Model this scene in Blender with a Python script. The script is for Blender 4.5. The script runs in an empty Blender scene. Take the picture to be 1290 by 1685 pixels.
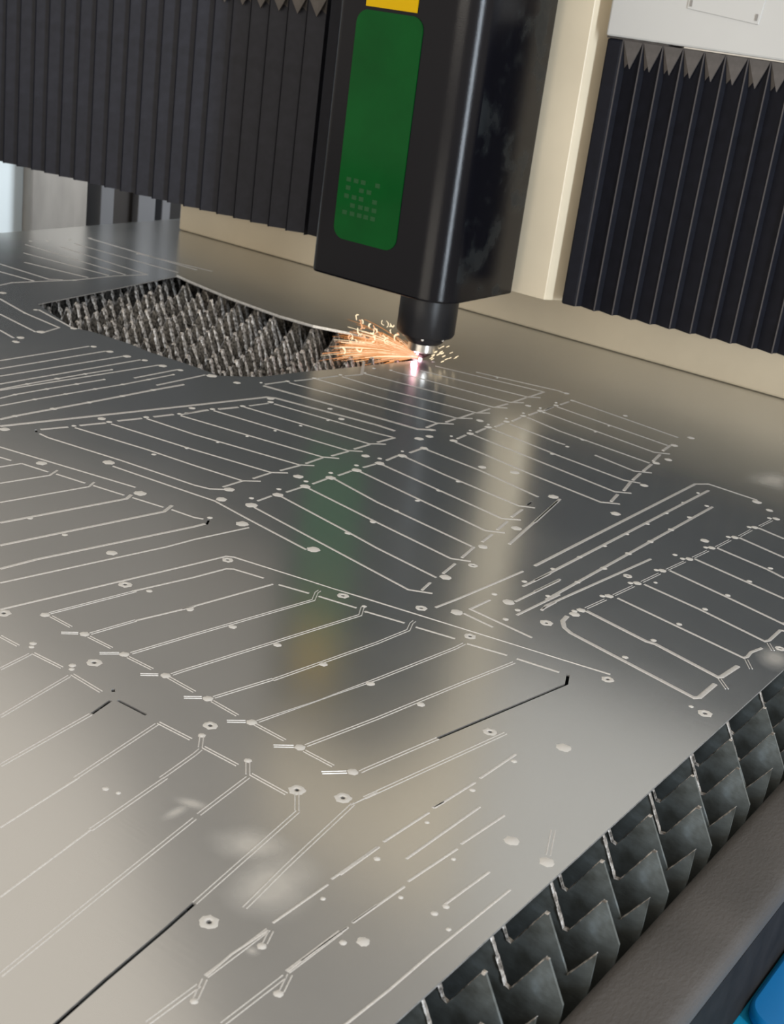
import bpy, bmesh, math, random
from mathutils import Matrix, Vector
from mathutils.geometry import delaunay_2d_cdt

# ---------------------------------------------------------------- camera, world, light, exposure
scene = bpy.context.scene
col = scene.collection
random.seed(7)

# World frame: z = 0 is the top of the metal sheet, Y runs along the bed, X across it (along the gantry).
cam_d = bpy.data.cameras.new('camera')
cam = bpy.data.objects.new('camera', cam_d)
col.objects.link(cam)
cam_d.sensor_fit = 'VERTICAL'
cam_d.sensor_height = 24.0
cam_d.lens = 2200.0 / 1685.0 * 24.0
cam_d.clip_start = 0.02
right = Vector((0.804125, 0.580774, 0.126824))
down = Vector((0.310261, -0.228047, -0.922894))
fwd = Vector((-0.507071, 0.781470, -0.363570))
cam.matrix_world = Matrix(((right.x, -down.x, -fwd.x, 0.0), (right.y, -down.y, -fwd.y, 0.0),
                           (right.z, -down.z, -fwd.z, 0.5), (0, 0, 0, 1)))
cam_d.dof.use_dof = True
cam_d.dof.focus_distance = 1.15
cam_d.dof.aperture_fstop = 13.0
scene.camera = cam

world = bpy.data.worlds.new('hall_light')
scene.world = world
world.use_nodes = True
wn = world.node_tree.nodes['Background']
wn.inputs[0].default_value = (1.0, 0.91, 0.79, 1)
wn.inputs[1].default_value = 0.80

def area_light(name, loc, target, size, size_y, power, color):
    d = bpy.data.lights.new(name, 'AREA')
    d.shape = 'RECTANGLE'; d.size = size; d.size_y = size_y
    d.energy = power; d.color = color
    o = bpy.data.objects.new(name, d); col.objects.link(o)
    o.location = loc
    o.rotation_euler = (Vector(target) - Vector(loc)).to_track_quat('-Z', 'Y').to_euler()
    return o

area_light('housing_streak_light', (3.2, -0.75, 0.80), (-1.0, 1.6, 0.70), 0.34, 3.3, 190, (0.80, 0.90, 1.0))  # unseen source, placed for the bright streak down the housing corner
area_light('side_fill_light', (-1.3, 3.3, 1.7), (-2.45, 1.95, 0.1), 0.5, 0.5, 85, (0.90, 0.96, 1.0))  # added behind the gantry only to brighten the side panels
area_light('front_fill_light', (-0.9, -3.6, 1.0), (-0.9, 1.9, 0.1), 3.0, 1.0, 55, (1.0, 0.92, 0.80))  # added low in front to brighten the beam under the bellows

scene.view_settings.view_transform = 'Standard'
scene.view_settings.look = 'None'
scene.view_settings.exposure = 0.0
scene.view_settings.gamma = 1.0
scene.view_settings.use_curve_mapping = False

# ---------------------------------------------------------------- helpers
def new_mat(name):
    m = bpy.data.materials.new(name); m.use_nodes = True
    nt = m.node_tree; b = nt.nodes['Principled BSDF']
    return m, nt, b

def noise(nt, scale, detail=4, stretch=None, rough=0.55):
    tc = nt.nodes.new('ShaderNodeTexCoord'); n = nt.nodes.new('ShaderNodeTexNoise')
    n.inputs['Scale'].default_value = scale; n.inputs['Detail'].default_value = detail
    n.inputs['Roughness'].default_value = rough
    if stretch:
        mp = nt.nodes.new('ShaderNodeMapping'); mp.inputs['Scale'].default_value = stretch
        nt.links.new(tc.outputs['Object'], mp.inputs[0]); nt.links.new(mp.outputs[0], n.inputs['Vector'])
    else:
        nt.links.new(tc.outputs['Object'], n.inputs['Vector'])
    return n.outputs['Fac']

def ramp(nt, fac, stops):
    r = nt.nodes.new('ShaderNodeValToRGB')
    while len(r.color_ramp.elements) < len(stops): r.color_ramp.elements.new(0.5)
    for e, (p, c) in zip(r.color_ramp.elements, stops):
        e.position = p; e.color = (c, c, c, 1) if isinstance(c, (int, float)) else tuple(c) + (1,)
    nt.links.new(fac, r.inputs[0])
    return r.outputs[0]

def bump(nt, b, h, strength, dist=0.001):
    n = nt.nodes.new('ShaderNodeBump'); n.inputs['Strength'].default_value = strength
    n.inputs['Distance'].default_value = dist
    nt.links.new(h, n.inputs['Height']); nt.links.new(n.outputs[0], b.inputs['Normal'])

def simple_mat(name, color, rough=0.5, metal=0.0, var=0.0, scale=20, bmp=0.0, coat=0.0, stretch=None, spec=0.5):
    m, nt, b = new_mat(name)
    b.inputs['Base Color'].default_value = (*color, 1)
    b.inputs['Roughness'].default_value = rough; b.inputs['Metallic'].default_value = metal
    b.inputs['Coat Weight'].default_value = coat
    b.inputs['Specular IOR Level'].default_value = spec
    if var:
        f = noise(nt, scale, stretch=stretch)
        lo = tuple(c * (1 - var) for c in color); hi = tuple(min(1, c * (1 + var)) for c in color)
        nt.links.new(ramp(nt, f, [(0.3, lo), (0.7, hi)]), b.inputs['Base Color'])
        if bmp: bump(nt, b, f, bmp)
    return m

def emit_mat(name, color, strength):
    m, nt, b = new_mat(name)
    b.inputs['Base Color'].default_value = (0, 0, 0, 1)
    b.inputs['Emission Color'].default_value = (*color, 1); b.inputs['Emission Strength'].default_value = strength
    return m

def box(bm, x0, x1, y0, y1, z0, z1, mi=0):
    v = [bm.verts.new(p) for p in ((x0,y0,z0),(x1,y0,z0),(x1,y1,z0),(x0,y1,z0),(x0,y0,z1),(x1,y0,z1),(x1,y1,z1),(x0,y1,z1))]
    for f in ((3,2,1,0),(4,5,6,7),(0,1,5,4),(1,2,6,5),(2,3,7,6),(3,0,4,7)):
        bm.faces.new([v[i] for i in f]).material_index = mi

def prism(bm, poly, lo, hi, axis='z', mi=0):
    """poly is counter-clockwise seen from +axis (z) ; for axis y the poly is (x, z)"""
    if axis == 'z': f = lambda p, t: (p[0], p[1], t)
    elif axis == 'y': f = lambda p, t: (p[0], t, p[1])
    else: f = lambda p, t: (t, p[0], p[1])
    a = [bm.verts.new(f(p, lo)) for p in poly]; b = [bm.verts.new(f(p, hi)) for p in poly]
    n = len(poly)
    fs = [bm.faces.new(a[::-1]), bm.faces.new(b)]
    for i in range(n): fs.append(bm.faces.new((a[i], a[(i+1) % n], b[(i+1) % n], b[i])))
    for q in fs: q.material_index = mi
    return fs

def lathe(bm, prof, cx, cy, seg=40, mi=0):
    rings = []
    for r, z in prof:
        rings.append([bm.verts.new((cx + r*math.cos(2*math.pi*k/seg), cy + r*math.sin(2*math.pi*k/seg), z)) for k in range(seg)])
    for a, b in zip(rings, rings[1:]):
        for k in range(seg):
            bm.faces.new((a[k], a[(k+1) % seg], b[(k+1) % seg], b[k])).material_index = mi
    bm.faces.new(rings[0][::-1]); bm.faces.new(rings[-1])

def mesh_of(name, bm, mats, smooth=None, fix=True):
    if fix: bmesh.ops.recalc_face_normals(bm, faces=bm.faces)
    me = bpy.data.meshes.new(name); bm.to_mesh(me); bm.free()
    for m in (mats if isinstance(mats, (list, tuple)) else [mats]): me.materials.append(m)
    if smooth is not None:
        for p in me.polygons: p.use_smooth = True
        me.set_sharp_from_angle(angle=math.radians(smooth))
    return me

def link(name, me, parent=None, loc=(0, 0, 0)):
    o = bpy.data.objects.new(name, me); col.objects.link(o)
    o.location = loc
    if parent is not None:
        o.parent = parent
        o.location = Vector(loc) - (parent.location if me_world else Vector((0, 0, 0)))
    return o
me_world = False

def obj(name, bm, mats, parent=None, smooth=None, label=None, bevel=0.0, seg=2):
    """mesh in world coordinates; child meshes are shifted so that the parent may stand anywhere"""
    if parent is not None:
        bmesh.ops.translate(bm, verts=bm.verts, vec=-world_of(parent))
    o = bpy.data.objects.new(name, mesh_of(name, bm, mats, smooth)); col.objects.link(o)
    if parent is not None: o.parent = parent
    if label: o['label'] = label
    if bevel:
        md = o.modifiers.new('bevel', 'BEVEL'); md.width = bevel; md.segments = seg; md.limit_method = 'ANGLE'
        md.harden_normals = False
    return o

def world_of(o):
    v = Vector((0, 0, 0))
    while o is not None: v = v + Vector(o.location); o = o.parent
    return v

def thing(name, label, cat, loc, group=None):
    o = bpy.data.objects.new(name, None); col.objects.link(o); o.location = loc
    o.empty_display_size = 0.05
    tag(o, label, cat, group)
    return o

def tag(o, label, cat, group=None):
    o['label'] = label; o['category'] = cat
    if group: o['group'] = group
    return o

def rbox(x0, x1, y0, y1, rfl, rfr, rbr=0.004, rbl=0.004, n=8):
    """counter-clockwise rounded rectangle, front = low y"""
    pts = []
    for cx, cy, r, a0 in ((x0+rfl, y0+rfl, rfl, 180), (x1-rfr, y0+rfr, rfr, 270), (x1-rbr, y1-rbr, rbr, 0), (x0+rbl, y1-rbl, rbl, 90)):
        for k in range(n+1):
            a = math.radians(a0 + 90*k/n); pts.append((cx + r*math.cos(a), cy + r*math.sin(a)))
    return pts

# ---------------------------------------------------------------- materials
# x, y, half sizes (m), turn (deg) of dusty smears on the sheet
SMEARS = [(-0.480, 0.552, 0.013, 0.006, 20), (-0.480, 0.538, 0.005, 0.014, 0), (-0.390, 0.526, 0.028, 0.036, 30),
          (-0.425, 0.545, 0.026, 0.020, 30), (-0.466, 1.561, 0.030, 0.040, 0), (-0.283, 1.078, 0.016, 0.026, 10), (-0.36, 0.475, 0.006, 0.005, 0)]
def sheet_material():
    m, nt, b = new_mat('rolled_steel_sheet')
    fine = noise(nt, 260, 3, (0.12, 1.0, 1.0)); blot = noise(nt, 3.2, 5)
    b.inputs['Metallic'].default_value = 1.0
    nt.links.new(ramp(nt, blot, [(0.3, (0.72, 0.71, 0.69)), (0.7, (0.78, 0.77, 0.755))]), b.inputs['Base Color'])
    nt.links.new(ramp(nt, blot, [(0.32, 0.17), (0.68, 0.23)]), b.inputs['Roughness'])
    bump(nt, b, fine, 0.03, 0.0004)
    d = nt.nodes.new('ShaderNodeBsdfDiffuse'); d.inputs[0].default_value = (0.30, 0.31, 0.31, 1)
    mx = nt.nodes.new('ShaderNodeMixShader'); mx.inputs[0].default_value = 0.14
    # dusty hand smears lying on the sheet
    tc = nt.nodes.new('ShaderNodeTexCoord'); wob = nt.nodes.new('ShaderNodeTexNoise')
    wob.inputs['Scale'].default_value = 22; wob.inputs['Detail'].default_value = 4
    nt.links.new(tc.outputs['Object'], wob.inputs['Vector'])
    total = None
    for sx, sy, ra, rb, ang in SMEARS:
        mp = nt.nodes.new('ShaderNodeMapping'); mp.vector_type = 'TEXTURE'
        mp.inputs['Location'].default_value = (sx, sy, 0); mp.inputs['Rotation'].default_value = (0, 0, math.radians(ang))
        mp.inputs['Scale'].default_value = (ra, rb, 1)
        nt.links.new(tc.outputs['Object'], mp.inputs[0])
        ln = nt.nodes.new('ShaderNodeVectorMath'); ln.operation = 'LENGTH'; nt.links.new(mp.outputs[0], ln.inputs[0])
        ad = nt.nodes.new('ShaderNodeMath'); ad.operation = 'ADD'; nt.links.new(ln.outputs['Value'], ad.inputs[0]); nt.links.new(wob.outputs['Fac'], ad.inputs[1])
        mr = nt.nodes.new('ShaderNodeMapRange'); mr.inputs['From Min'].default_value = 1.60; mr.inputs['From Max'].default_value = 0.75
        mr.inputs['To Min'].default_value = 0; mr.inputs['To Max'].default_value = 0.24
        nt.links.new(ad.outputs[0], mr.inputs['Value'])
        if total is None: total = mr.outputs[0]
        else:
            s = nt.nodes.new('ShaderNodeMath'); s.operation = 'MAXIMUM'; nt.links.new(total, s.inputs[0]); nt.links.new(mr.outputs[0], s.inputs[1]); total = s.outputs[0]
    s = nt.nodes.new('ShaderNodeMath'); s.operation = 'ADD'; s.inputs[1].default_value = 0.22; nt.links.new(total, s.inputs[0])
    nt.links.new(s.outputs[0], mx.inputs[0])
    dc = nt.nodes.new('ShaderNodeMix'); dc.data_type = 'RGBA'; dc.inputs[6].default_value = (0.25, 0.29, 0.32, 1); dc.inputs[7].default_value = (0.80, 0.78, 0.74, 1)
    m3 = nt.nodes.new('ShaderNodeMath'); m3.operation = 'MULTIPLY'; m3.inputs[1].default_value = 3; m3.use_clamp = True
    nt.links.new(total, m3.inputs[0]); nt.links.new(m3.outputs[0], dc.inputs[0]); nt.links.new(dc.outputs[2], d.inputs[0])
    out = nt.nodes['Material Output']
    nt.links.new(b.outputs[0], mx.inputs[1]); nt.links.new(d.outputs[0], mx.inputs[2]); nt.links.new(mx.outputs[0], out.inputs[0])
    return m
M_SHEET = sheet_material()
M_EDGE = simple_mat('bright_cut_edge', (0.55, 0.54, 0.53), 0.4, 0.7, 0.2, 300)
M_BURR = simple_mat('pale_burr_metal', (0.70, 0.69, 0.68), 0.42, 0.55, 0.12, 500)
M_SPLAT = simple_mat('pale_spatter', (0.60, 0.59, 0.57), 0.6, 0.1, 0.12, 700)
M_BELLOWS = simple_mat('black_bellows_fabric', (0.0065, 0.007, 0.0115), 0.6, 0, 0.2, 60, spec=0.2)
M_BELLOWS_LIT = simple_mat('lit_bellows_fabric', (0.017, 0.018, 0.026), 0.6, 0, 0.2, 60, spec=0.3)  # same black fabric, colour lightened for the light on the left pleats
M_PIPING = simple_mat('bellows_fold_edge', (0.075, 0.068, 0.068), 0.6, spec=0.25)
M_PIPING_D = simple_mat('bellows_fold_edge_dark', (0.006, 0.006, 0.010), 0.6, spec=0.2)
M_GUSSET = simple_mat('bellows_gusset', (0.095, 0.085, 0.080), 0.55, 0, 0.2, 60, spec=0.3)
M_CREAM = simple_mat('cream_paint', (0.69, 0.60, 0.45), 0.35, 0, 0.06, 6)
M_WHITE = simple_mat('white_paint', (0.51, 0.505, 0.49), 0.4, 0, 0.04, 5)
M_GREY = simple_mat('grey_brown_paint', (0.24, 0.225, 0.21), 0.5, 0, 0.08, 3)
M_DARK = simple_mat('dark_machine_paint', (0.012, 0.012, 0.014), 0.6)
M_GREEN = simple_mat('green_panel', (0.001, 0.056, 0.009), 0.10, 0, 0.15, 12, spec=0.14)
M_GREEN_REFL = simple_mat('green_panel_painted_reflection', (0.018, 0.068, 0.024), 0.2, spec=0.14)
M_YELLOW = simple_mat('yellow_label', (0.55, 0.33, 0.0), 0.4, spec=0.15)
M_INK = simple_mat('black_ink', (0.02, 0.02, 0.02), 0.5)
M_CYL = simple_mat('black_anodised', (0.012, 0.012, 0.014), 0.38, spec=0.3)
M_CHROME = simple_mat('nozzle_metal', (0.55, 0.53, 0.50), 0.28, 1.0)
M_SCREW = simple_mat('screw_metal', (0.85, 0.85, 0.85), 0.25, 1.0)
M_COPPER = simple_mat('dark_nozzle_tip', (0.09, 0.05, 0.045), 0.35, 0.8)
M_BLUE = simple_mat('blue_paint', (0.001, 0.19, 0.52), 0.4, 0, 0.08, 8)
M_CYAN = simple_mat('light_blue_paint', (0.002, 0.33, 0.62), 0.4, 0, 0.08, 8)
M_CONC = simple_mat('concrete_floor', (0.25, 0.25, 0.25), 0.7, 0, 0.15, 4)

def housing_material():
    m, nt, b = new_mat('black_powder_coat')
    b.inputs['Specular IOR Level'].default_value = 0.24
    blot = noise(nt, 16, 4)
    # hand smudges only on the right-hand side face
    tc = nt.nodes.new('ShaderNodeTexCoord'); sp = nt.nodes.new('ShaderNodeSeparateXYZ'); nt.links.new(tc.outputs['Normal'], sp.inputs[0])
    gt = nt.nodes.new('ShaderNodeMath'); gt.operation = 'GREATER_THAN'; gt.inputs[1].default_value = 0.95; nt.links.new(sp.outputs['X'], gt.inputs[0])
    ml = nt.nodes.new('ShaderNodeMath'); ml.operation = 'MULTIPLY'; nt.links.new(blot, ml.inputs[0]); nt.links.new(gt.outputs[0], ml.inputs[1]); blot = ml.outputs[0]
    nt.links.new(ramp(nt, blot, [(0.52, 0.165), (0.66, 0.42)]), b.inputs['Roughness'])
    nt.links.new(ramp(nt, blot, [(0.50, (0.004, 0.004, 0.006)), (0.62, (0.012, 0.014, 0.016))]), b.inputs['Base Color'])
    bump(nt, b, noise(nt, 900, 2), 0.25, 0.0004)
    return m
M_HOUSING = housing_material()

def slat_material():
    m, nt, b = new_mat('sooty_slat_steel')
    f = noise(nt, 40, 5); g = noise(nt, 160, 3, (1, 1, 3))
    b.inputs['Metallic'].default_value = 0.25
    nt.links.new(ramp(nt, f, [(0.3, (0.06, 0.062, 0.055)), (0.55, (0.135, 0.150, 0.148)), (0.75, (0.23, 0.27, 0.29))]), b.inputs['Base Color'])
    nt.links.new(ramp(nt, g, [(0.3, 0.33), (0.7, 0.5)]), b.inputs['Roughness'])
    bump(nt, b, g, 0.2, 0.001)
    return m
M_SLAT = slat_material()
def dross_material(name, lo, hi):
    m, nt, b = new_mat(name)
    g = noise(nt, 240, 4)
    nt.links.new(ramp(nt, g, [(0.35, lo), (0.65, hi)]), b.inputs['Base Color'])
    b.inputs['Metallic'].default_value = 0.3; b.inputs['Roughness'].default_value = 0.45
    bump(nt, b, g, 0.5, 0.002)
    return m
M_DROSS = dross_material('slag_on_slat_edges', (0.09, 0.08, 0.07), (0.62, 0.58, 0.54))
M_CRUST = dross_material('slag_crusted_slat', (0.025, 0.023, 0.021), (0.30, 0.28, 0.25))

def rail_material():
    m, nt, b = new_mat('gritty_black_rail')
    f = noise(nt, 420, 4, (1, 0.5, 1)); g = noise(nt, 9, 3)
    nt.links.new(ramp(nt, g, [(0.3, (0.058, 0.055, 0.053)), (0.7, (0.088, 0.082, 0.079))]), b.inputs['Base Color'])
    b.inputs['Roughness'].default_value = 0.7; b.inputs['Specular IOR Level'].default_value = 0.25
    bump(nt, b, f, 0.5, 0.0015)
    return m
M_RAIL = rail_material()

# ---------------------------------------------------------------- traced layout of the sheet, in tenths of a millimetre
BEADS = [
 [(-13131,10752),(-13094,12200)],
 [(-12860,10533),(-12814,12238)],
 [(-12614,10334),(-12521,12260)],
 [(-12366,10133),(-12284,12359)],
 [(-12172,9976),(-11988,12398)],
 [(-11731,11716),(-11715,12483)],
 [(-11363,11748),(-11360,12424),(-11362,12621)],
 [(-12204,10002),(-12206,10408),(-12188,10862),(-12170,11297),(-12141,11716)],
 [(-11935,9784),(-11958,10021),(-11936,10478),(-11904,10923),(-11875,11340)],
 [(-11719,9609),(-11701,10096),(-11669,10536),(-11639,10979),(-11603,11400),(-11592,11830),(-11581,12263)],
 [(-11346,9308),(-11352,9522),(-11320,10048),(-11288,10558),(-11263,11065),(-11243,11564),(-11205,12055)],
 [(-11168,9163),(-10546,11572),(-10285,12609),(-10193,12678),(-8796,12950),(-8529,12960)],
 [(-10848,9457),(-10754,9762)],
 [(-10721,9908),(-10633,10210)],
 [(-10610,10374),(-10528,10673)],
 [(-10492,10832),(-10431,11093)],
 [(-10394,11257),(-10360,11376),(-10376,11161)],
 [(-10375,11236),(-10329,11577)],
 [(-10280,11710),(-10202,11978)],
 [(-10163,12141),(-10105,12429)],
 [(-10746,9360),(-10602,9351),(-9650,9510),(-8690,9627),(-8527,9677),(-8394,9828)],
 [(-10690,9814),(-9723,9979),(-9091,10047),(-8482,10135),(-8361,10285)],
 [(-10569,10243),(-9511,10392),(-8468,10581),(-8353,10722)],
 [(-10487,10718),(-9792,10781),(-8437,11029),(-8329,11147)],
 [(-10351,11137),(-8455,11452),(-8313,11575)],
 [(-10269,11619),(-8418,11879),(-8304,12004)],
 [(-10170,12052),(-8420,12291),(-8367,12370),(-8297,12453)],
 [(-10047,12477),(-8603,12689),(-8376,12747)],
 [(-8376,12747),(-8398,12424)],
 [(-8403,12269),(-8409,11983)],
 [(-8402,11858),(-8417,11569)],
 [(-8439,11432),(-8429,11124)],
 [(-8428,11018),(-8450,10710)],
 [(-8464,10563),(-8461,10279)],
 [(-8480,10133),(-8483,9833)],
 [(-9562,9321),(-8515,9444),(-8268,9477),(-7740,9393),(-6919,9278)],
 [(-10664,13017),(-10608,13347)],
 [(-10556,13487),(-10491,13773)],
 [(-10461,13865),(-10396,14211)],
 [(-10340,14308),(-10262,14583),(-10651,15150)],
 [(-10630,12948),(-8978,13196),(-8408,13271),(-8251,13441)],
 [(-10540,13359),(-9263,13582),(-8403,13700),(-8255,13857)],
 [(-10458,13829),(-9523,13934),(-8374,14108),(-8243,14282)],
 [(-10339,14240),(-9774,14274),(-8350,14542),(-8238,14699)],
 [(-10266,14655),(-8360,14973),(-8225,15120)],
 [(-10118,15132),(-8349,15383),(-8222,15553)],
 [(-9930,15536),(-8336,15849),(-8211,15990)],
 [(-9950,15951),(-8327,16298)],
 [(-8327,16298),(-8323,15869)],
 [(-8329,15795),(-8324,15423)],
 [(-8323,15301),(-8337,15011)],
 [(-8347,14875),(-8338,14561)],
 [(-8362,14488),(-8356,14135)],
 [(-8367,14062),(-8357,13837)],
 [(-8396,13689),(-8376,13424)],
 [(-9438,16254),(-8228,16558),(-8148,16541)],
 [(-7901,13403),(-7918,13618)],
 [(-7899,13832),(-7921,14081)],
 [(-7879,14251),(-7894,14478)],
 [(-7875,14674),(-7896,14922)],
 [(-7883,15116),(-7887,15344)],
 [(-7873,15545),(-7884,15771)],
 [(-7865,15483),(-7887,15750)],
 [(-7873,15958),(-7877,16204)],
 [(-7838,13273),(-6672,13080),(-5699,12967),(-5528,13106)],
 [(-7856,13713),(-6543,13533),(-5753,13424),(-5605,13551)],
 [(-7840,14132),(-6792,13980),(-5869,13889),(-5693,13971)],
 [(-7824,14533),(-7042,14429),(-6963,14437)],
 [(-6524,14413),(-5938,14309),(-5771,14443)],
 [(-7842,15007),(-7291,14876),(-5954,14764)],
 [(-7815,15401),(-7829,15421),(-6110,15222),(-5948,15345)],
 [(-7844,15821),(-6122,15654)],
 [(-7852,16310),(-6180,16111)],
 [(-6097,15692),(-6063,15390)],
 [(-6020,15209),(-5956,14874)],
 [(-5916,14747),(-5867,14412)],
 [(-5852,14300),(-5800,13988)],
 [(-5781,13889),(-5701,13552)],
 [(-5688,13372),(-5629,13092)],
 [(-8009,9835),(-8016,10055)],
 [(-7992,10268),(-7988,10509)],
 [(-7981,10691),(-7990,10948)],
 [(-7976,11129),(-7980,11365)],
 [(-7968,11572),(-7955,11781)],
 [(-7954,11997),(-7973,12232)],
 [(-7946,12452),(-7951,12693)],
 [(-7908,9674),(-6169,9393),(-5765,9328),(-5576,9439)],
 [(-7947,10130),(-6929,9946),(-6515,9861),(-5750,9757)],
 [(-7920,10552),(-6948,10396),(-5911,10244),(-5743,10346)],
 [(-7921,11006),(-7241,10845),(-5942,10670)],
 [(-7905,11433),(-7837,11425),(-6078,11142),(-5915,11261)],
 [(-7889,11835),(-6146,11580),(-5995,11715)],
 [(-7880,12282),(-7296,12183),(-6230,12062),(-6079,12161)],
 [(-7886,12725),(-7114,12663),(-6231,12491)],
 [(-6145,11999),(-6102,11707)],
 [(-6065,11553),(-6009,11266)],
 [(-5979,11114),(-5936,10858)],
 [(-5917,10673),(-5850,10350)],
 [(-5813,10173),(-5760,9887)],
 [(-5723,9618),(-5679,9420)],
 [(-6019,12558),(-5727,11040)],
 [(-7693,6351),(-7341,8214),(-7279,8563),(-7225,8606),(-6028,8841),(-6379,8767),(-5916,8869),(-4148,9233),(-4252,9209),(-3716,9327)],
 [(-6577,8481),(-6294,8556)],
 [(-6200,8577),(-5844,8655)],
 [(-5747,8646),(-5744,8662),(-5396,8748)],
 [(-5287,8761),(-4941,8846)],
 [(-4821,8850),(-4480,8937)],
 [(-4392,8949),(-4029,9019)],
 [(-6775,7476),(-6617,8446)],
 [(-6872,7040),(-6747,7592)],
 [(-7280,7400),(-7148,8012),(-7094,8361),(-7048,8410),(-6751,8479)],
 [(-10651,8745),(-8993,9092)],
 [(-10410,8550),(-10271,8581)],
 [(-10145,8612),(-9811,8670)],
 [(-9719,8698),(-9368,8762)],
 [(-9272,8784),(-8904,8853)],
 [(-8810,8875),(-8451,8942)],
 [(-8359,8964),(-8089,8998),(-8011,9040)],
 [(-10189,8371),(-10149,8605)],
 [(-9839,8088),(-9732,8621),(-9793,8772)],
 [(-9452,7775),(-9276,8728),(-9332,8849)],
 [(-9069,7465),(-8824,8808),(-8871,8913)],
 [(-8673,7144),(-8370,8871),(-8436,9042)],
 [(-8292,6836),(-8253,7210),(-7934,8835),(-7920,8964)],
 [(-8077,6662),(-7760,8277),(-7722,8613),(-7601,9237)],
 [(-4039,6509),(-4067,6278),(-4068,6296)],
 [(-3674,6015),(-3679,5562)],
 [(-3663,5504),(-3670,5010)],
 [(-3650,4939),(-3662,4653),(-3642,4429)],
 [(-3340,5563),(-3348,5335)],
 [(-3342,5273),(-3354,4955),(-3352,4760)],
 [(-3657,6574),(-3679,6095)],
 [(-3667,6028),(-3668,5633)],
 [(-3654,6750),(-3670,6638)],
 [(-3663,6646),(-3636,7111)],
 [(-3640,7183),(-3626,7645)],
 [(-3347,5221),(-3352,4876)],
 [(-3303,6376),(-3336,5879)],
 [(-3323,5821),(-3345,5334)],
 [(-3340,5282),(-3341,5212)],
 [(-3282,6922),(-3314,6438)],
 [(-3452,6883),(-3474,6056)],
 [(-3028,6323),(-3053,5851)],
 [(-2841,6265),(-2866,5435),(-2868,5035),(-2896,4343)],
 [(-5278,10776),(-5249,14546),(-5141,14699),(-4526,14686)],
 [(-5287,10563),(-5364,9490),(-5393,9218)],
 [(-5099,10465),(-5047,14479)],
 [(-5085,10736),(-5107,10258)],
 [(-5155,9747),(-5171,9442),(-4505,9392)],
 [(-4811,10181),(-4786,13980)],
 [(-4785,10377),(-4825,9676)],
 [(-4974,10249),(-4954,10695)],
 [(-4982,9911),(-4947,10667)],
 [(-4726,9944),(-4748,10071),(-4584,11923)],
 [(-4727,10200),(-4734,9975)],
 [(-6038,12643),(-5863,11785)],
 [(-5157,9320),(-4842,9294)],
 [(-4507,10026),(-4485,9901),(-4410,9798),(-4317,9747),(-3049,9512),(-3019,9554),(-3020,9879)],
 [(-4440,10268),(-3781,10145),(-3700,10162),(-3054,10018),(-3034,10050),(-3011,10358)],
 [(-4374,10767),(-3038,10552),(-3022,10596),(-3033,10712),(-2995,10877)],
 [(-4345,11279),(-3732,11190),(-3029,11035),(-3007,11089),(-3013,11386),(-2984,11404)],
 [(-4319,11813),(-3692,11690),(-3036,11545),(-3047,11575)],
 [(-4273,12323),(-3662,12210),(-3252,12132)],
 [(-4237,12818),(-3654,12717),(-3442,12644)],
 [(-4191,13319),(-3644,13193)],
 [(-4158,13800),(-3844,13734)],
 [(-18484,17125),(-15829,17162)],
 [(-17174,17092),(-15646,17352)],
 [(-18236,16537),(-15817,16689)],
 [(-18098,16102),(-15904,16053)],
 [(-18476,15627),(-16051,15691)],
 [(-17948,15150),(-16125,15383)],
 [(-17384,14697),(-16138,14952)],
 [(-17432,14233),(-16294,14277),(-16183,14458)],
 [(-17004,13886),(-16299,13974)],
 [(-16287,13306),(-16346,13581),(-16252,14002),(-16090,14622),(-16053,15465),(-15904,16053)],
 [(-15623,12769),(-14815,12565),(-13999,12478)],
 [(-14933,12210),(-13977,12039)],
 [(-14261,11667),(-13880,11583)],
 [(-13902,12093),(-13999,12478)],
 [(-14881,12868),(-13874,12629)],
 [(-5412,4505),(-5495,5200)],
 [(-4902,4093),(-5025,4875)],
]
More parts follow.
